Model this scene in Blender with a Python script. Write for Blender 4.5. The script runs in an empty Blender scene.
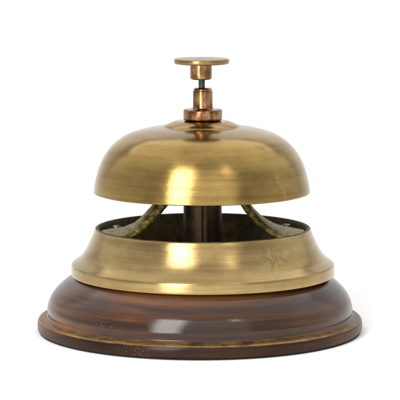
import bpy, bmesh, math, random
from mathutils import Vector, noise
random.seed(7)
U = 0.0004                     # one drawing unit in metres (base about 13 cm wide)
C = bpy.context.scene.collection
sc = bpy.context.scene
R = math.radians

# ------------------------------------------------------------------ camera
PITCH = 7.35; DIST = 2450
cam = bpy.data.cameras.new('camera'); co = bpy.data.objects.new('camera', cam); C.objects.link(co)
aim = Vector((0, 0, 136.2)) * U
co.location = aim + Vector((0, -math.cos(R(PITCH)), math.sin(R(PITCH)))) * DIST * U
co.rotation_euler = (R(90 - PITCH), 0, 0)
cam.sensor_width = 36; cam.lens = 36 * DIST / 400
cam.clip_start = 0.02; cam.clip_end = 100
sc.camera = co

# ------------------------------------------------------------------ world and lamps
w = bpy.data.worlds.new('World'); sc.world = w; w.use_nodes = True
nt = w.node_tree; nt.nodes.clear()
out = nt.nodes.new('ShaderNodeOutputWorld'); bg = nt.nodes.new('ShaderNodeBackground')
tc = nt.nodes.new('ShaderNodeTexCoord'); sep = nt.nodes.new('ShaderNodeSeparateXYZ')
ramp = nt.nodes.new('ShaderNodeValToRGB')
mr = nt.nodes.new('ShaderNodeMapRange'); mr.inputs[1].default_value = -1; mr.inputs[2].default_value = 1
nt.links.new(tc.outputs['Generated'], sep.inputs[0]); nt.links.new(sep.outputs['Y'], mr.inputs[0])
nt.links.new(mr.outputs[0], ramp.inputs[0])
ramp.color_ramp.elements[0].position = 0.0; ramp.color_ramp.elements[0].color = (0.50, 0.485, 0.47, 1)
ramp.color_ramp.elements[1].position = 0.75; ramp.color_ramp.elements[1].color = (1.0, 1.0, 1.02, 1)
# soft glow added to the world above and behind the subject
dt = nt.nodes.new('ShaderNodeVectorMath'); dt.operation = 'DOT_PRODUCT'; dt.inputs[1].default_value = (0, .34, .94)
nt.links.new(tc.outputs['Generated'], dt.inputs[0])
gl = nt.nodes.new('ShaderNodeMapRange'); gl.interpolation_type = 'SMOOTHERSTEP'
nt.links.new(dt.outputs['Value'], gl.inputs[0]); gl.inputs[1].default_value = .25; gl.inputs[2].default_value = 1.0
gl.inputs[3].default_value = .84; gl.inputs[4].default_value = 1.5
nt.links.new(ramp.outputs[0], bg.inputs[0]); nt.links.new(gl.outputs[0], bg.inputs[1])
nt.links.new(bg.outputs[0], out.inputs[0])

def area(name, az, el, dist, sx, sy, radiance, col=(1, 1, 1), target=(0, 0, 0.05)):
    """soft box: az measured from the camera side towards the left"""
    l = bpy.data.lights.new(name, 'AREA'); l.shape = 'RECTANGLE'; l.size = sx; l.size_y = sy
    l.energy = radiance * math.pi * sx * sy; l.color = col
    o = bpy.data.objects.new(name, l); C.objects.link(o)
    t = Vector(target)
    d = Vector((-math.sin(R(az)) * math.cos(R(el)), -math.cos(R(az)) * math.cos(R(el)), math.sin(R(el))))
    o.location = t + d * dist
    o.rotation_euler = (-d).to_track_quat('-Z', 'Y').to_euler()
    return o
area('softbox_key', 24, 22, 1.0, 0.34, 0.92, 10.0, (1, .985, .95))
area('softbox_fill', -14, 22, 1.25, 1.05, 1.1, 0.82, (1, .98, .95))
area('added_background_light', 0, 60, 2.0, 3.4, 0.8, 1.5, (1, 1, 1), (0, 2.6, 0.1))  # unseen light added to whiten the paper sweep
area('small_lamp', -32, 44, 1.2, 0.045, 0.11, 20, (1, .96, .88))
sc.view_settings.view_transform = 'Standard'; sc.view_settings.look = 'None'
sc.view_settings.exposure = 0; sc.view_settings.gamma = 1

# ------------------------------------------------------------------ node helpers
class G:
    def __init__(s, name):
        s.m = bpy.data.materials.new(name); s.m.use_nodes = True
        s.t = s.m.node_tree; s.t.nodes.clear()
        s.out = s.t.nodes.new('ShaderNodeOutputMaterial'); s.b = s.t.nodes.new('ShaderNodeBsdfPrincipled')
        s.t.links.new(s.b.outputs[0], s.out.inputs[0])
        tc = s.t.nodes.new('ShaderNodeTexCoord'); s.co = s.vm(tc.outputs['Object'], (1/U,)*3)
    def vm(s, v, scale):
        n = s.t.nodes.new('ShaderNodeVectorMath'); n.operation = 'MULTIPLY'
        s.t.links.new(v, n.inputs[0]); n.inputs[1].default_value = scale; return n.outputs[0]
    def noise(s, scale, sc_=1.0, detail=4, rough=.6, dist=0, off=None):
        v = s.vm(s.co, scale)
        if off:
            a = s.t.nodes.new('ShaderNodeVectorMath'); a.inputs[1].default_value = off; s.t.links.new(v, a.inputs[0]); v = a.outputs[0]
        n = s.t.nodes.new('ShaderNodeTexNoise'); s.t.links.new(v, n.inputs['Vector'])
        n.inputs['Scale'].default_value = sc_; n.inputs['Detail'].default_value = detail
        n.inputs['Roughness'].default_value = rough; n.inputs['Distortion'].default_value = dist
        return n.outputs['Fac']
    def ramp(s, f, stops):
        n = s.t.nodes.new('ShaderNodeValToRGB'); s.t.links.new(f, n.inputs[0])
        cr = n.color_ramp
        while len(cr.elements) < len(stops): cr.elements.new(.5)
        for e, (p, c) in zip(cr.elements, stops):
            e.position = p; e.color = (c if len(c) == 4 else (*c, 1)) if hasattr(c, '__len__') else (c, c, c, 1)
        return n.outputs[0]
    def math(s, op, a, b=0.0, c=None):
        n = s.t.nodes.new('ShaderNodeMath'); n.operation = op
        for i, x in enumerate((a, b, c)):
            if x is None: continue
            if isinstance(x, (int, float)): n.inputs[i].default_value = x
            else: s.t.links.new(x, n.inputs[i])
        return n.outputs[0]
    def mix(s, f, a, b, mode='MIX'):
        n = s.t.nodes.new('ShaderNodeMix'); n.data_type = 'RGBA'; n.blend_type = mode
        for i, x in ((0, f), (6, a), (7, b)):
            if isinstance(x, (int, float)): n.inputs[i].default_value = x
            elif isinstance(x, tuple): n.inputs[i].default_value = (*x, 1)
            else: s.t.links.new(x, n.inputs[i])
        return n.outputs[2]
    def xyz(s):
        n = s.t.nodes.new('ShaderNodeSeparateXYZ'); s.t.links.new(s.co, n.inputs[0]); return n.outputs
    def blob(s, c, rad, soft=.5):
        """1 inside an ellipsoid spot at c, falling to 0"""
        a = s.t.nodes.new('ShaderNodeVectorMath'); a.operation = 'SUBTRACT'; a.inputs[1].default_value = c
        s.t.links.new(s.co, a.inputs[0]); v = s.vm(a.outputs[0], tuple(1/r for r in rad))
        l = s.t.nodes.new('ShaderNodeVectorMath'); l.operation = 'LENGTH'; s.t.links.new(v, l.inputs[0])
        n = s.t.nodes.new('ShaderNodeMapRange'); n.interpolation_type = 'SMOOTHSTEP'
        n.inputs[1].default_value = 1; n.inputs[2].default_value = 1 - soft; s.t.links.new(l.outputs['Value'], n.inputs[0])
        return n.outputs[0]
    def set(s, **k):
        names = dict(col='Base Color', met='Metallic', ro='Roughness', coat='Coat Weight', cro='Coat Roughness', an='Anisotropic', ior='IOR', spec='Specular IOR Level')
        for a, x in k.items():
            i = s.b.inputs[names[a]]
            if isinstance(x, (int, float)): i.default_value = x
            elif isinstance(x, tuple): i.default_value = (*x, 1)
            else: s.t.links.new(x, i)
    def bump(s, h, dist, strength=1.0, prev=None, coat=False):
        n = s.t.nodes.new('ShaderNodeBump'); n.inputs['Distance'].default_value = dist; n.inputs['Strength'].default_value = strength
        s.t.links.new(h, n.inputs['Height'])
        if prev: s.t.links.new(prev, n.inputs['Normal'])
        s.t.links.new(n.outputs[0], s.b.inputs['Normal'])
        if coat: s.t.links.new(n.outputs[0], s.b.inputs['Coat Normal'])
        return n.outputs[0]
    def radial(s):
        n = s.t.nodes.new('ShaderNodeTangent'); n.direction_type = 'RADIAL'; n.axis = 'Z'
        s.t.links.new(n.outputs[0], s.b.inputs['Tangent'])

def brass(name, c_lo, c_mid, c_hi, ro=(.15, .24), an=.6, grooves=1.0, spots=True, extra=None):
    g = G(name)
    fine = g.noise((.012, .012, 2.2), 1, 6, .72)            # turned streaks round the axis
    broad = g.noise((.006, .006, .16), 1, 4, .6, off=(3, 9, 2))
    blot = g.noise((.03, .03, .045), 1, 5, .65, off=(11, 4, 7))
    f = g.math('ADD', g.math('MULTIPLY', fine, .22), g.math('ADD', g.math('MULTIPLY', broad, .38), g.math('MULTIPLY', blot, .40)))
    col = g.ramp(f, [(.36, c_lo), (.5, c_mid), (.64, c_hi)])
    if spots:
        sp = g.ramp(g.noise((.32, .32, .32), 1, 3, .5, off=(5, 5, 1)), [(.68, 0.0), (.76, 1.0)])
        col = g.mix(g.math('MULTIPLY', sp, .4), col, tuple(x * .45 for x in c_lo))
    rr = g.ramp(g.math('ADD', g.math('MULTIPLY', fine, .5), g.math('MULTIPLY', blot, .5)), [(.35, ro[0]), (.65, ro[1])])
    g.set(met=1.0, an=an); g.b.inputs['Anisotropic Rotation'].default_value = .25; g.radial()
    h = g.noise((.01, .01, 2.6), 1, 4, .7, off=(1, 2, 3))
    g.bump(h, .00003 * grooves, .5)
    if extra: col, rr = extra(g, col, rr)
    g.set(col=col, ro=rr)
    return g.m

def dome_extra(g, col, rr):
    # curved scratch and small dings on the right front of the dome
    wob = g.noise((.09, .09, .09), 1, 2, .5)
    x, y, z = g.xyz()
    line = g.math('ABSOLUTE', g.math('SUBTRACT', g.math('ADD', x, g.math('MULTIPLY', z, .62)), g.math('ADD', 172.0, g.math('MULTIPLY', wob, 8.0))))
    m = g.math('MULTIPLY', g.math('MULTIPLY', g.math('LESS_THAN', line, .55), g.ramp(g.noise((.25,)*3, 1, 3, .6), [(.42, 0.0), (.55, 1.0)])), g.blob((78, -70, 158), (16, 40, 13), .4))
    m2 = g.math('MULTIPLY', m, .8)
    m2 = g.math('MAXIMUM', m2, g.math('MULTIPLY', g.blob((75, -73, 168), (2.2, 12, 3.2), .95), .7))
    m3 = g.math('MAXIMUM', g.blob((-48, -96, 149), (2, 6, 2), .6), g.blob((-30, -104, 154), (1.2, 6, 1.4), .6))
    col = g.mix(g.math('MULTIPLY', m2, .6), col, (.62, .47, .21))
    col = g.mix(g.math('MULTIPLY', m3, .5), col, (.30, .18, .07))
    rr = g.math('ADD', rr, g.math('MULTIPLY', m2, .25))
    return col, rr
def ring_extra(g, col, rr):
    n = g.ramp(g.noise((.20, .20, .26), 1, 8, .8, off=(2, 8, 3)), [(.48, 0.0), (.64, 1.0)])
    zone = g.blob((74, -84, 88), (30, 45, 22), .7)
    m = g.math('MULTIPLY', n, zone)
    col = g.mix(g.math('MULTIPLY', m, .55), col, (.60, .52, .20))
    pin = g.blob((-124, -46, 71), (1.3, 20, 1.3), .4)
    col = g.mix(pin, col, (.05, .03, .01))
    rr = g.math('ADD', rr, g.math('MULTIPLY', m, .3))
    return col, rr

M = {}
M['dome'] = brass('aged_brass_dome', (.22, .135, .044), (.335, .222, .074), (.43, .297, .105), extra=dome_extra)
M['collar'] = brass('aged_brass_collar', (.27, .18, .076), (.38, .268, .113), (.49, .36, .165), ro=(.16, .26), extra=ring_extra)
M['disc'] = brass('brass_button', (.17, .105, .042), (.28, .18, .075), (.37, .25, .105), ro=(.2, .32), an=.3, grooves=.5, spots=False)
def copper_extra(g, col, rr):
    t = g.ramp(g.noise((.13, .13, .07), 1, 3, .6, off=(6, 1, 3)), [(.36, (.06, .03, .014)), (.47, (.20, .095, .045)), (.56, (.33, .17, .085)), (.64, (.33, .22, .075))])  # patina patches, also painting in contrast that the even reflections lack
    return g.mix(.8, col, t), g.math('ADD', rr, -.03)
M['copper'] = brass('copper_toned_brass', (.15, .07, .032), (.30, .145, .07), (.40, .235, .10), ro=(.13, .25), an=.2, grooves=.4, spots=False, extra=copper_extra)

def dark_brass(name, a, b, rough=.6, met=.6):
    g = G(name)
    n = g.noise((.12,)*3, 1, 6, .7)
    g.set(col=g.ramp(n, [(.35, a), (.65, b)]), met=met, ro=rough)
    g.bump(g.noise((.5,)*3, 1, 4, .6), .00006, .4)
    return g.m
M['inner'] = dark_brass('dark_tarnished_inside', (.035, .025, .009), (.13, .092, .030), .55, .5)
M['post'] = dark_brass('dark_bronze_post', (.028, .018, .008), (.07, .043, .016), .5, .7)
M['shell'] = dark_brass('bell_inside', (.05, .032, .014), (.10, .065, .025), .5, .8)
g = G('cast_brass_arm')
n = g.noise((.20,)*3, 1, 6, .7); n2 = g.noise((.9,)*3, 1, 4, .6, off=(4, 4, 4))
col = g.ramp(g.math('ADD', g.math('MULTIPLY', n, .6), g.math('MULTIPLY', n2, .4)), [(.38, (.07, .050, .015)), (.48, (.24, .175, .050)), (.60, (.58, .44, .13))])
g.set(col=col, met=.85, ro=.42); g.bump(g.math('ADD', n, n2), .0006, .7); M['arm'] = g.m
g = G('zinc_screw'); g.set(col=(.30, .29, .27), met=1.0, ro=.42); g.bump(g.noise((.6,)*3), .0002, .4); M['screw'] = g.m
g = G('dark_steel_thread'); g.set(col=g.ramp(g.noise((.5,)*3), [(.4, (.02, .032, .032)), (.65, (.11, .14, .135))]), met=.9, ro=.35); M['steel'] = g.m
g = G('black_felt'); g.set(col=g.ramp(g.noise((.8,)*3), [(.4, (.008, .007, .006)), (.6, (.02, .017, .015))]), ro=.95); M['felt'] = g.m

# lacquered turned wood
g = G('lacquered_dark_wood')
x, y, z = g.xyz()
warp = g.noise((.012, .012, .012), 1, 3, .5, off=(7, 3, 4))
grain = g.noise((.0045, .0045, .085), 1, 4, .5, .4)
fib = g.noise((.02, .02, .85), 1, 4, .7)
pores = g.ramp(g.noise((.06, .06, 1.3), 1, 3, .6, off=(3, 3, 3)), [(.30, 1.0), (.40, 0.0)])
f = g.math('ADD', g.math('MULTIPLY', grain, .60), g.math('ADD', g.math('MULTIPLY', fib, .14), g.math('MULTIPLY', warp, .26)))
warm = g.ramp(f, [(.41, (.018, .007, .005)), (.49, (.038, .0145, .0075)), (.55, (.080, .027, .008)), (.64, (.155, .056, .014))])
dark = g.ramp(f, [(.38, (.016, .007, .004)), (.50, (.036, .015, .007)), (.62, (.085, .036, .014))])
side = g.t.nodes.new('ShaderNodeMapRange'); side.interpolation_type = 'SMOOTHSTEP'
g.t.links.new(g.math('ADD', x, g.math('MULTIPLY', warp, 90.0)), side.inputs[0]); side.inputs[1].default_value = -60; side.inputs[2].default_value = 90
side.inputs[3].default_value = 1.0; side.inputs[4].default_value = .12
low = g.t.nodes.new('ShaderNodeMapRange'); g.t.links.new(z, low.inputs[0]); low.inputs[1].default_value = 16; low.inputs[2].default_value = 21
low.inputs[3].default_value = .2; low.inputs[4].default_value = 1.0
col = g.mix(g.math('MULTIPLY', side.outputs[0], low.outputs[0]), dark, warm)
col = g.mix(g.math('MULTIPLY', pores, .5), col, (.012, .005, .003))
# worn ochre rim at the step of the plinth
mrn = g.t.nodes.new('ShaderNodeMapRange'); mrn.interpolation_type = 'SMOOTHSTEP'
g.t.links.new(g.math('ABSOLUTE', g.math('SUBTRACT', z, 18.9)), mrn.inputs[0]); mrn.inputs[1].default_value = 3.0; mrn.inputs[2].default_value = .3
wn = g.ramp(g.noise((.05, .05, .3), 1, 5, .7, off=(2, 2, 9)), [(.38, .1), (.6, 1.0)])
lip = g.t.nodes.new('ShaderNodeMapRange'); lip.interpolation_type = 'SMOOTHSTEP'
g.t.links.new(g.math('ABSOLUTE', g.math('SUBTRACT', z, 17.6)), lip.inputs[0]); lip.inputs[1].default_value = .9; lip.inputs[2].default_value = .1
wear = g.math('MULTIPLY', mrn.outputs[0], wn)
col = g.mix(g.math('MULTIPLY', wear, .75), col, (.20, .115, .038))
col = g.mix(g.math('MULTIPLY', lip.outputs[0], g.math('MULTIPLY_ADD', wn, .5, .05)), col, (.36, .24, .10))
# pale dust flecks and lacquer nicks
fl = g.ramp(g.noise((.75,)*3, 1, 5, .72, off=(9, 1, 5)), [(.58, 0.0), (.68, 1.0)])
zones = g.math('MAXIMUM', g.blob((-98, -113, 30), (32, 40, 16), .8), g.math('MAXIMUM', g.blob((-62, -149, 10), (30, 22, 10), .7), g.math('MULTIPLY', g.blob((105, -118, 14), (50, 50, 18), .9), .6)))
fleck = g.math('MULTIPLY', fl, zones)
fl2 = g.ramp(g.noise((.7,)*3, 1, 2, .5, off=(1, 7, 5)), [(.74, 0.0), (.78, 1.0)])
fleck = g.math('MAXIMUM', fleck, g.math('MULTIPLY', fl2, .7))
col = g.mix(g.math('MULTIPLY', fleck, .6), col, (.34, .26, .20))
g.set(col=col, ro=g.math('ADD', .34, g.math('MULTIPLY', fleck, .4)), spec=.08, coat=g.math('MAXIMUM', 0.03, g.math('SUBTRACT', g.math('MULTIPLY_ADD', low.outputs[0], .52, .02), g.math('ADD', g.math('MULTIPLY', fleck, .6), g.math('MULTIPLY', wear, .6)))))
g.set(cro=g.ramp(g.noise((.05, .05, .08), 1, 4, .6), [(.35, .05), (.65, .12)])); g.b.inputs['Coat IOR'].default_value = 1.62
g.bump(g.math('ADD', g.math('MULTIPLY', g.noise((.9,)*3, 1, 3, .6), .5), g.math('MULTIPLY', g.noise((.03, .03, .12), 1, 3, .5), 1.0)), .00014, .3, coat=True)
M['wood'] = g.m

g = G('white_paper'); g.set(col=(.93, .93, .93), ro=.9, spec=.1); M['paper'] = g.m

# ------------------------------------------------------------------ mesh helpers
def link(name, bm, mats, parent=None, smooth=True):
    me = bpy.data.meshes.new(name); bm.normal_update(); bm.to_mesh(me); bm.free()
    o = bpy.data.objects.new(name, me); C.objects.link(o)
    for m in (mats if isinstance(mats, (list, tuple)) else [mats]): me.materials.append(m)
    if smooth:
        for p in me.polygons: p.use_smooth = True
    if parent: o.parent = parent
    return o
def spline(pts, n=6, closed=False):
    """Catmull-Rom through (r,z) points; a point given with a third value 1 is a hard corner"""
    out = []
    for i in range(len(pts) - 1):
        p1, p2 = pts[i], pts[i+1]
        p0 = pts[i-1] if i and len(p1) == 2 else p1
        p3 = pts[i+2] if i + 2 < len(pts) and len(p2) == 2 else p2
        for k in range(n):
            t = k / n
            q = []
            for a in (0, 1):
                q.append(.5*((2*p1[a]) + (-p0[a]+p2[a])*t + (2*p0[a]-5*p1[a]+4*p2[a]-p3[a])*t*t + (-p0[a]+3*p1[a]-3*p2[a]+p3[a])*t**3))
            out.append((q[0], q[1]))
    out.append(tuple(pts[-1][:2])); return out
def lathe(prof, cx=0, cy=0, seg=256, mat_of=None, rfun=None):
    bm = bmesh.new(); rings = []
    for r, z in prof:
        if r < .01: rings.append([bm.verts.new((cx*U, cy*U, z*U))]); continue
        ring = []
        for i in range(seg):
            a = 2*math.pi*i/seg
            rr = r + (rfun(a, r, z) if rfun else 0)
            ring.append(bm.verts.new(((cx + rr*math.cos(a))*U, (cy + rr*math.sin(a))*U, z*U)))
        rings.append(ring)
    for j in range(len(rings)-1):
        A, B = rings[j], rings[j+1]
        for i in range(seg):
            k = (i+1) % seg
            if len(A) == 1 and len(B) == 1: continue
            if len(A) == 1: f = bm.faces.new((A[0], B[k], B[i]))
            elif len(B) == 1: f = bm.faces.new((A[i], A[k], B[0]))
            else: f = bm.faces.new((A[i], A[k], B[k], B[i]))
            if mat_of: f.material_index = mat_of(j)
    bmesh.ops.recalc_face_normals(bm, faces=bm.faces[:])
    return bm

# ------------------------------------------------------------------ the surface: a white paper sweep
bm = bmesh.new(); FZ = 4.6*U; sec = [(-4.0, FZ), (-1.5, FZ), (0, FZ), (1.6, FZ)]
for i in range(1, 19):
    a = R(i*5); sec.append((1.6 + .9*math.sin(a), FZ + .9*(1-math.cos(a))))
sec.append((2.5, 3.2)); cols = []
for y, z in sec: cols.append([bm.verts.new((x, y, z)) for x in (-3.2, -1, 1, 3.2)])
for a, b in zip(cols, cols[1:]):
    for i in range(3): bm.faces.new((a[i], a[i+1], b[i+1], b[i]))
bmesh.ops.recalc_face_normals(bm, faces=bm.faces[:])
gr = link('ground', bm, M['paper']); gr['kind'] = 'structure'

# ------------------------------------------------------------------ the bell
bell = bpy.data.objects.new('desk_bell', None); C.objects.link(bell); bell.empty_display_size = .05
bell.location.z = 0
bell['label'] = 'antique brass counter bell with a round push button on a dark lacquered wooden base'
bell['category'] = 'desk bell'

# wooden base
prof = spline([(148, 6.0, 1), (160.9, 6.0, 1), (162.3, 7.0), (163, 9), (163, 13.5), (162.5, 16.2), (160.9, 18.1), (158, 19.0), (155, 19.6), (153.1, 20.8),
    (152.7, 22.4), (153.2, 26), (153, 30), (151.2, 36.5), (147.6, 43), (142, 49.5), (136, 54.8), (131.2, 58.2), (127, 61.0, 1), (104, 61.4, 1), (100, 40, 1), (100, 8, 1), (148, 6.0, 1)], 5)
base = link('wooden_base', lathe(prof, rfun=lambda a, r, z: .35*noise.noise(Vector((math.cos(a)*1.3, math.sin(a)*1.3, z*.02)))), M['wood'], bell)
link('felt_pad', lathe(spline([(0.001, 4.62, 1), (160.0, 4.62, 1), (161.3, 5.0), (161.0, 5.92, 1), (0.001, 5.95, 1)], 3)), M['felt'], base)

# brass collar (the flared ring), dark inside
rx = 2.8
pr = [(129.5, 60.6, 1), (131.5, 61.0), (132, 62.2), (131.9, 66), (131.7, 70.2), (131.2, 71.8), (129.8, 73.1), (127.4, 74.8), (122.2, 79.0), (117.5, 85.5), (113.6, 93), (110.4, 101), (108.4, 106.5),
      (107.2, 108.6), (105.6, 109.1), (104.2, 108.5, 1), (103.6, 106, 1), (103, 100), (101.8, 90), (100, 80, 1), (96, 76, 1), (0.001, 74, 1)]
sp = spline([(p[0], p[1]+.9 if p[1] < 95 and p[0] > 110 else p[1], *p[2:]) for p in pr], 5)
n_out = 15*5
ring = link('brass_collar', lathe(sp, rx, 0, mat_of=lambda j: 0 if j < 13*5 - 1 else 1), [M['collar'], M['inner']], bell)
ring['label'] = 'flared brass collar with a dark tarnished hollow inside'

# bell dome with boss on top
dx = 1.8; DZ = .7
outer = [(0.001, 216, 1), (23, 215.6), (30, 213.6), (35.5, 211.2), (37.6, 209.7), (38.6, 209.2), (41, 208.9), (49, 208.0), (60, 205.9), (72, 202.2), (83, 196.0), (92, 187.6), (99, 177.2), (103.6, 166), (106.7, 154), (108.1, 145.2), (107.9, 143.9), (107.1, 143.5, 1),
         (105.6, 144.2, 1), (103, 158), (97.5, 172.5), (90.5, 183), (81, 191.5), (70, 198), (58, 202), (38, 204, 1), (0.001, 204.5, 1)]
sp = spline([(p[0], p[1]+DZ*(1 if p[1] < 214 else .5), *p[2:]) for p in outer], 6)
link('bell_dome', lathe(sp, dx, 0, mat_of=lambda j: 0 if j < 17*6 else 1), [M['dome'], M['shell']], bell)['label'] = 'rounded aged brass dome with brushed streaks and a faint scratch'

# clamping nut with flange
nx = 2.6
link('flanged_nut', lathe(spline([(0.001, 216.2, 1), (17.8, 216.4, 1), (19, 217.4), (19.4, 219), (19.4, 225), (19, 226.8), (17.8, 227.6, 1), (11, 227.9, 1), (10, 228.8, 1), (9.8, 235), (9.8, 244.2), (9.5, 245.8, 1), (9.0, 246.2, 1), (9.0, 247.4), (7.6, 248.6), (4, 249, 1), (0.001, 249, 1)], 4), nx+.2, 0, 96), M['copper'], bell)['label'] = 'copper toned stepped nut on top of the dome'

# threaded rod: helical thread
bm = bmesh.new(); seg = 32; pitch = 1.9; z0, z1 = 140, 259; st = int((z1-z0)/.46); prev = None
for j in range(st+1):
    z = z0 + (z1-z0)*j/st; ringv = []
    for i in range(seg):
        a = 2*math.pi*i/seg; ph = (z/pitch - i/seg) % 1
        r = 2.95 + .45*(1 - abs(2*ph-1))
        ringv.append(bm.verts.new(((1.7+r*math.cos(a))*U, r*math.sin(a)*U, z*U)))
    if prev:
        for i in range(seg): bm.faces.new((prev[i], prev[(i+1) % seg], ringv[(i+1) % seg], ringv[i]))
    prev = ringv
bmesh.ops.recalc_face_normals(bm, faces=bm.faces[:])
link('threaded_rod', bm, M['steel'], bell, smooth=False)

# push button: disc on a short collar
pb = link('push_button', lathe(spline([(0.001, 272.6, 1), (26, 272.6, 1), (27.0, 273.0), (27.4, 274), (27.4, 276.2), (27.1, 277.2), (26.2, 277.6, 1), (14, 277.7), (0.001, 277.75, 1)], 4), 1.6, 0, 128), M['disc'], bell)
link('button_collar', lathe(spline([(0.001, 257, 1), (9.2, 257, 1), (10.3, 257.6), (10.7, 259), (10.8, 266), (10.8, 272.5, 1), (0.001, 272.5, 1)], 4), 1.0, 0, 64), M['copper'], pb)

# central post under the dome
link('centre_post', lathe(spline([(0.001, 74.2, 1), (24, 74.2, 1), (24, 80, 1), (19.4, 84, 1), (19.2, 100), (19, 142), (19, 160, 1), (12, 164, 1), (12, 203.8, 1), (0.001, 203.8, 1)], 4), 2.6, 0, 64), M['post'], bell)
link('clapper_pin', lathe(spline([(0.001, 86, 1), (3.4, 87, 1), (3.7, 90), (3.7, 150, 1), (0.001, 151, 1)], 3), 5.5, -20.5, 32), M['post'], bell)

# cast arms that carry the dome
def arm(side, stations, seg=40, sub=8):
    # stations: (x, y, z, half width, half thickness); swept along side * x
    pts = []
    for i in range(len(stations)-1):
        p1, p2 = stations[i], stations[i+1]; p0 = stations[max(i-1, 0)]; p3 = stations[min(i+2, len(stations)-1)]
        for k in range(sub):
            t = k/sub
            pts.append([.5*(2*b + (c-a)*t + (2*a-5*b+4*c-d)*t*t + (3*b-a-3*c+d)*t**3) for a, b, c, d in zip(p0, p1, p2, p3)])
    pts.append(list(stations[-1])); bm = bmesh.new(); prev = None; first = None
    for i, p in enumerate(pts):
        q0 = pts[max(i-1, 0)]; q1 = pts[min(i+1, len(pts)-1)]
        tx, tz = q1[0]-q0[0], q1[2]-q0[2]; l = math.hypot(tx, tz); nx_, nz_ = -tz/l, tx/l
        if nz_ < 0: nx_, nz_ = -nx_, -nz_
        rv = []
        for s in range(seg):
            a = 2*math.pi*s/seg; ca, sa = math.cos(a), math.sin(a); e = .75
            yy = p[3]*math.copysign(abs(ca)**e, ca); tt = p[4]*math.copysign(abs(sa)**e, sa)
            x = p[0] + nx_*tt; y = p[1] + yy; z = p[2] + nz_*tt
            d = 1 + .10*noise.noise(Vector((x, y, z))*.14) + .04*noise.noise(Vector((x, y, z))*.5)
            x = p[0]+(x-p[0])*d; z = p[2]+(z-p[2])*d; y = p[1]+(y-p[1])*d
            rad = math.hypot(x, y)
            if z < 112 and rad > 102.3: x *= 102.3/rad; y *= 102.3/rad
            rv.append(bm.verts.new(((rx + x)*U, y*U, z*U)))
        if prev:
            for s in range(seg): bm.faces.new((prev[s], prev[(s+1) % seg], rv[(s+1) % seg], rv[s]))
        else: first = rv
        prev = rv
    bm.faces.new(first); bm.faces.new(prev[::-1])
    bmesh.ops.recalc_face_normals(bm, faces=bm.faces[:])
    return bm
L = [(-101.5, -16, 103, 26, 2.2), (-97, -20, 103.0, 38, 2.8), (-88, -22, 103.4, 45, 3.2), (-78, -22, 104.8, 43, 4.0), (-68, -19, 108.4, 36, 4.8), (-60, -16, 114, 31, 5.6), (-50, -12, 123.5, 25, 6), (-40, -8, 135, 19, 5.6), (-30, -3, 146, 13, 5.2), (-16, 0, 156, 11, 5), (0, 0, 161, 11, 4.5)]
Rr = [(101.5, -12, 103.4, 26, 2.2), (97, -16, 103.4, 36, 2.8), (87, -18, 104.2, 42, 3.2), (75, -17, 106.6, 38, 4.0), (64, -14, 112, 31, 4.4), (54, -8, 119, 21, 4.4), (44, -3, 130, 14, 4.2), (33, 0, 144, 10, 4.2), (18, 0, 156, 10, 4.5), (0, 0, 161, 11, 4.5)]
for st, sx, sy, sz in ((L, -87, 22, 106.2), (Rr, 84, 24, 107.4)):
    a = link('support_arm', arm(1, st), M['arm'], bell)
    bm = lathe(spline([(0.001, -4, 1), (4.2, -4, 1), (4.2, .3), (3.7, 1.0), (2.4, 1.4), (0.001, 1.5, 1)], 4), 0, 0, 32)
    # slot
    for v in bm.verts:
        v.co.x += (rx + sx)*U
        if abs(v.co.y) < .75*U and v.co.z > .9*U: v.co.z -= .8*U
        v.co.y += sy*U; v.co.z += sz*U
    link('screw', bm, M['screw'], a)
    a['label'] = 'rough cast olive brass arm ' + ('on the left, screwed to the collar' if st is L else 'on the right, screwed to the collar')
